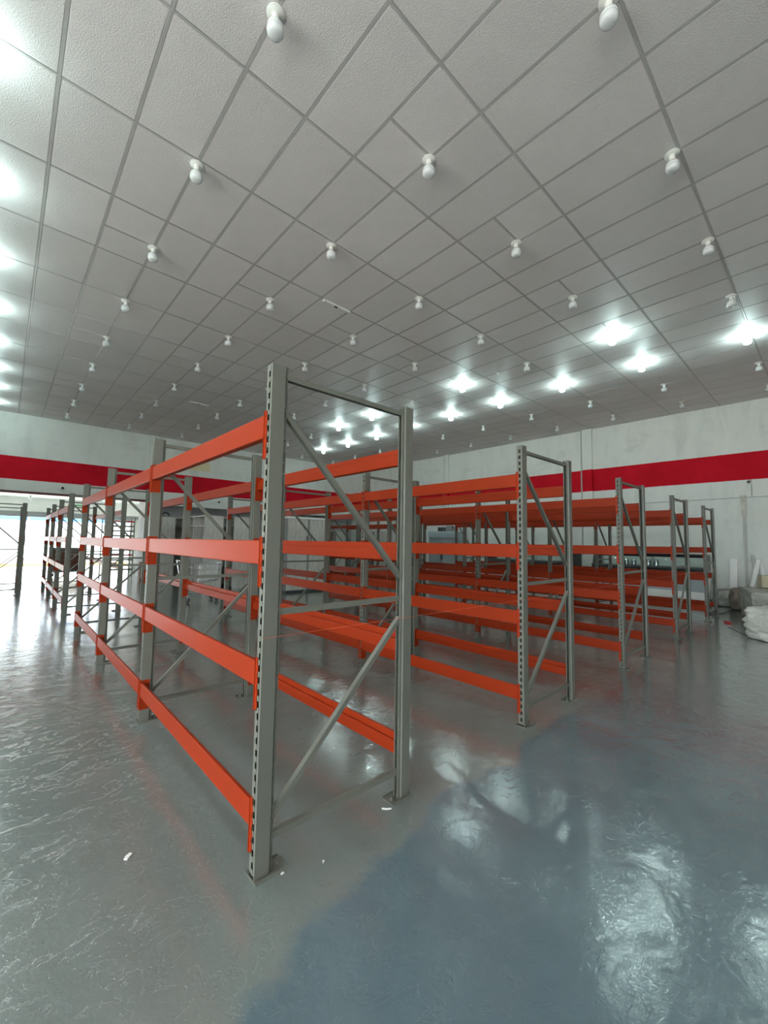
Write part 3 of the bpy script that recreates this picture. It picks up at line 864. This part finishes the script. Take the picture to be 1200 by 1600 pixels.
tag(link('carton', MB().box(-0.15, 0.15, -0.12, 0.12, 0, 0.2).mesh('carton', bevel=0.01), M['cardboard'], None, (11.3, -1.25, 0.69), 0.1), 'small orange-brown carton on the pallet load at the right edge', 'box')
blob('rubble_sack', (0.55, 0.5, 0.42), (13.2, 0.18, 0), M['wrap'], 'grey rubble sack on the floor against the right wall', 'sack', 9, 0.12, 0.3)
blob('cloth_heap', (0.6, 0.5, 0.52), (12.65, -0.22, 0), M['heap'], 'brown cloth heap beside the wrapped pallet load', 'cloth', 11, 0.14, 0.3)
def plank(p0, p1, w, d_, material, label):
    p0, p1 = Vector(p0), Vector(p1)
    o = link('board', MB().bar((0, 0, 0), tuple(p1-p0), w, d_, (1, 0, 0)).mesh('board', bevel=0.003), material, None, p0)
    return tag(o, label, 'board', 'boards leaning on the right wall')
plank((13.62, 0.10, 0.0), (13.93, 0.10, 1.22), 0.16, 0.05, M['white_paint'], 'wide upright white board leaning on the right wall beside the rack end')
plank((13.70, -0.50, 0.0), (13.93, -0.29, 1.34), 0.07, 0.05, M['conduit'], 'grey board leaning on the right wall, middle of three')
plank((13.30, -0.25, 0.20), (13.90, -0.42, 1.22), 0.09, 0.05, M['white_paint'], 'slanted narrow white board leaning on the right wall over the carton')
plank((13.65, -0.62, 0.0), (13.94, -0.45, 1.15), 0.08, 0.04, M['white_paint'], 'rightmost pale board leaning on the right wall')
t = tag(link('bracket_scrap', MB().box(-0.08, 0.08, -0.03, 0.03, 0, 0.035).box(-0.03, 0.10, -0.06, -0.03, 0, 0.03).mesh('bracket_scrap'), M['red_plastic'], None, (10.05, -0.26, 0), 0.5), 'small red metal piece lying on the floor by the last rack', 'scrap')
tag(link('floor_cable', MB().tube([(10.9, 0.20, 0.006), (11.6, 0.02, 0.006), (12.4, -0.02, 0.006)], 0.012, 6).mesh('floor_cable'), M['dark_grey']), 'dark cable on the floor behind the rightmost rack', 'cable')
tag(link('floor_cable', MB().tube([(9.5, -0.35, 0.004), (8.9, -0.62, 0.004), (8.55, -0.80, 0.004)], 0.006, 6).mesh('floor_cable'), M['dark_grey']), 'thin dark cable on the floor leading to the white bag', 'cable')
# litter on the floor
def scrap(pts, loc, label, rz=0):
    mb = MB().prism(pts, 'z', 0.0, 0.004)
    tag(link('paper_scrap', mb.mesh('paper_scrap'), M['white_paint'], None, loc, rz), label, 'litter')
scrap([(-0.02, -0.006), (0.018, -0.012), (0.024, 0.004), (0.0, 0.014), (-0.018, 0.010)], (-0.385, 0.545, 0), 'pale curled scrap of tape on the floor left of the foreground rack', 0.9)
scrap([(-0.028, -0.004), (0.0, -0.008), (0.028, -0.002), (0.026, 0.005), (0.0, 0.002), (-0.026, 0.005)], (0.80, -0.01, 0), 'white strip of tape on the floor by the foreground rack base', -0.75)
scrap([(-0.008, -0.004), (0.008, -0.005), (0.006, 0.006), (-0.006, 0.004)], (0.12, -0.035, 0), 'tiny white scrap on the floor beside the foreground base plate', 0.2)
scrap([(-0.01, -0.005), (0.01, -0.004), (0.006, 0.006)], (0.30, -0.10, 0), 'tiny white scrap on the floor right of the foreground base plate', 0.5)

# ------------------------------------------------------------------ things beyond the opening
t = empty('crate_trolley', (0.95, 18.6, 0), 'trolley stacked with brown crates in front of the bright opening', 'trolley')
for k in range(4):
    c_ = link('crate', MB().box(-0.5, 0.5, -0.3, 0.3, 0, 0.20).box(-0.52, 0.52, -0.32, 0.32, 0.17, 0.20).mesh('crate'), M['brown'], t, (0, 0, 0.24+k*0.21))
    for q in range(3): link('slot', MB().box(-0.40, 0.40, -0.305, -0.30, 0.03+q*0.045, 0.05+q*0.045).mesh('slot'), M['dark_red'], c_)
link('deck', MB().box(-0.55, 0.55, -0.35, 0.35, 0.17, 0.23).mesh('deck'), M['mid_grey'], t)
for sx in (-0.45, 0.45):
    for sy in (-0.28, 0.28): link('wheel', MB().tube([(sx, sy-0.02, 0.08), (sx, sy+0.02, 0.08)], 0.08, 12).mesh('wheel'), M['dark_grey'], t)
t = empty('tray_rack', (1.95, 17.3, 0), 'tall rack of slatted red and grey trays beyond the opening', 'tray rack')
for a in (0, 1.0):
    for b in (0, 0.6): link('post', MB().box(a-0.02, a+0.02, b-0.02, b+0.02, 0, 2.35).mesh('post'), M['rack_grey'], t)
for k in range(11):
    link('tray', MB().box(0.02, 0.98, 0.02, 0.58, 0, 0.02).box(0.02, 0.98, 0.0, 0.02, 0, 0.06).mesh('tray'), M['red_plastic' if k in (3, 6, 10) else 'rack_grey'], t, (0, 0, 0.25+k*0.19))
tag(link('stool', MB().box(-0.16, 0.16, -0.14, 0.14, 0.0, 0.05).box(-0.16, -0.12, -0.14, 0.14, 0.05, 0.60).box(0.12, 0.16, -0.14, 0.14, 0.05, 0.60).box(-0.16, 0.16, -0.14, 0.14, 0.60, 0.66).mesh('stool'), M['brown'], None, (2.95, 15.4, 0)), 'small brown wooden stool by the white pier', 'stool')
t = empty('shop_canopy', (0, 33, 0), 'blue fascia canopy across the street in the bright opening', 'canopy')
link('fascia', MB().box(-2, 9, -0.1, 0.1, 2.55, 3.0).mesh('fascia'), M['blue'], t)
for x in (-1.9, 3.5, 8.9): link('post', MB().tube([(x, 0, -0.02), (x, 0, 2.55)], 0.08, 10).mesh('post'), M['white_paint'], t)
link('back_wall', MB().box(-2, 9, 2.0, 2.2, -0.02, 3.0).mesh('back_wall'), M['white_paint'], t)
tag(link('kerb', MB().box(-12, 12, 26.5, 26.8, -0.02, 0.12).mesh('kerb'), M['yellow']), 'yellow kerb outside the bright opening', 'kerb')
t = empty('lamp_post', (0.1, 29, -0.02), 'thin street post outside the bright opening', 'post')
link('pole', MB().tube([(0, 0, 0), (0, 0, 4.0)], 0.04, 8).mesh('pole'), M['mid_grey'], t)
link('arm', MB().tube([(0, 0, 3.9), (0.5, 0, 4.1)], 0.03, 8).mesh('arm'), M['mid_grey'], t)
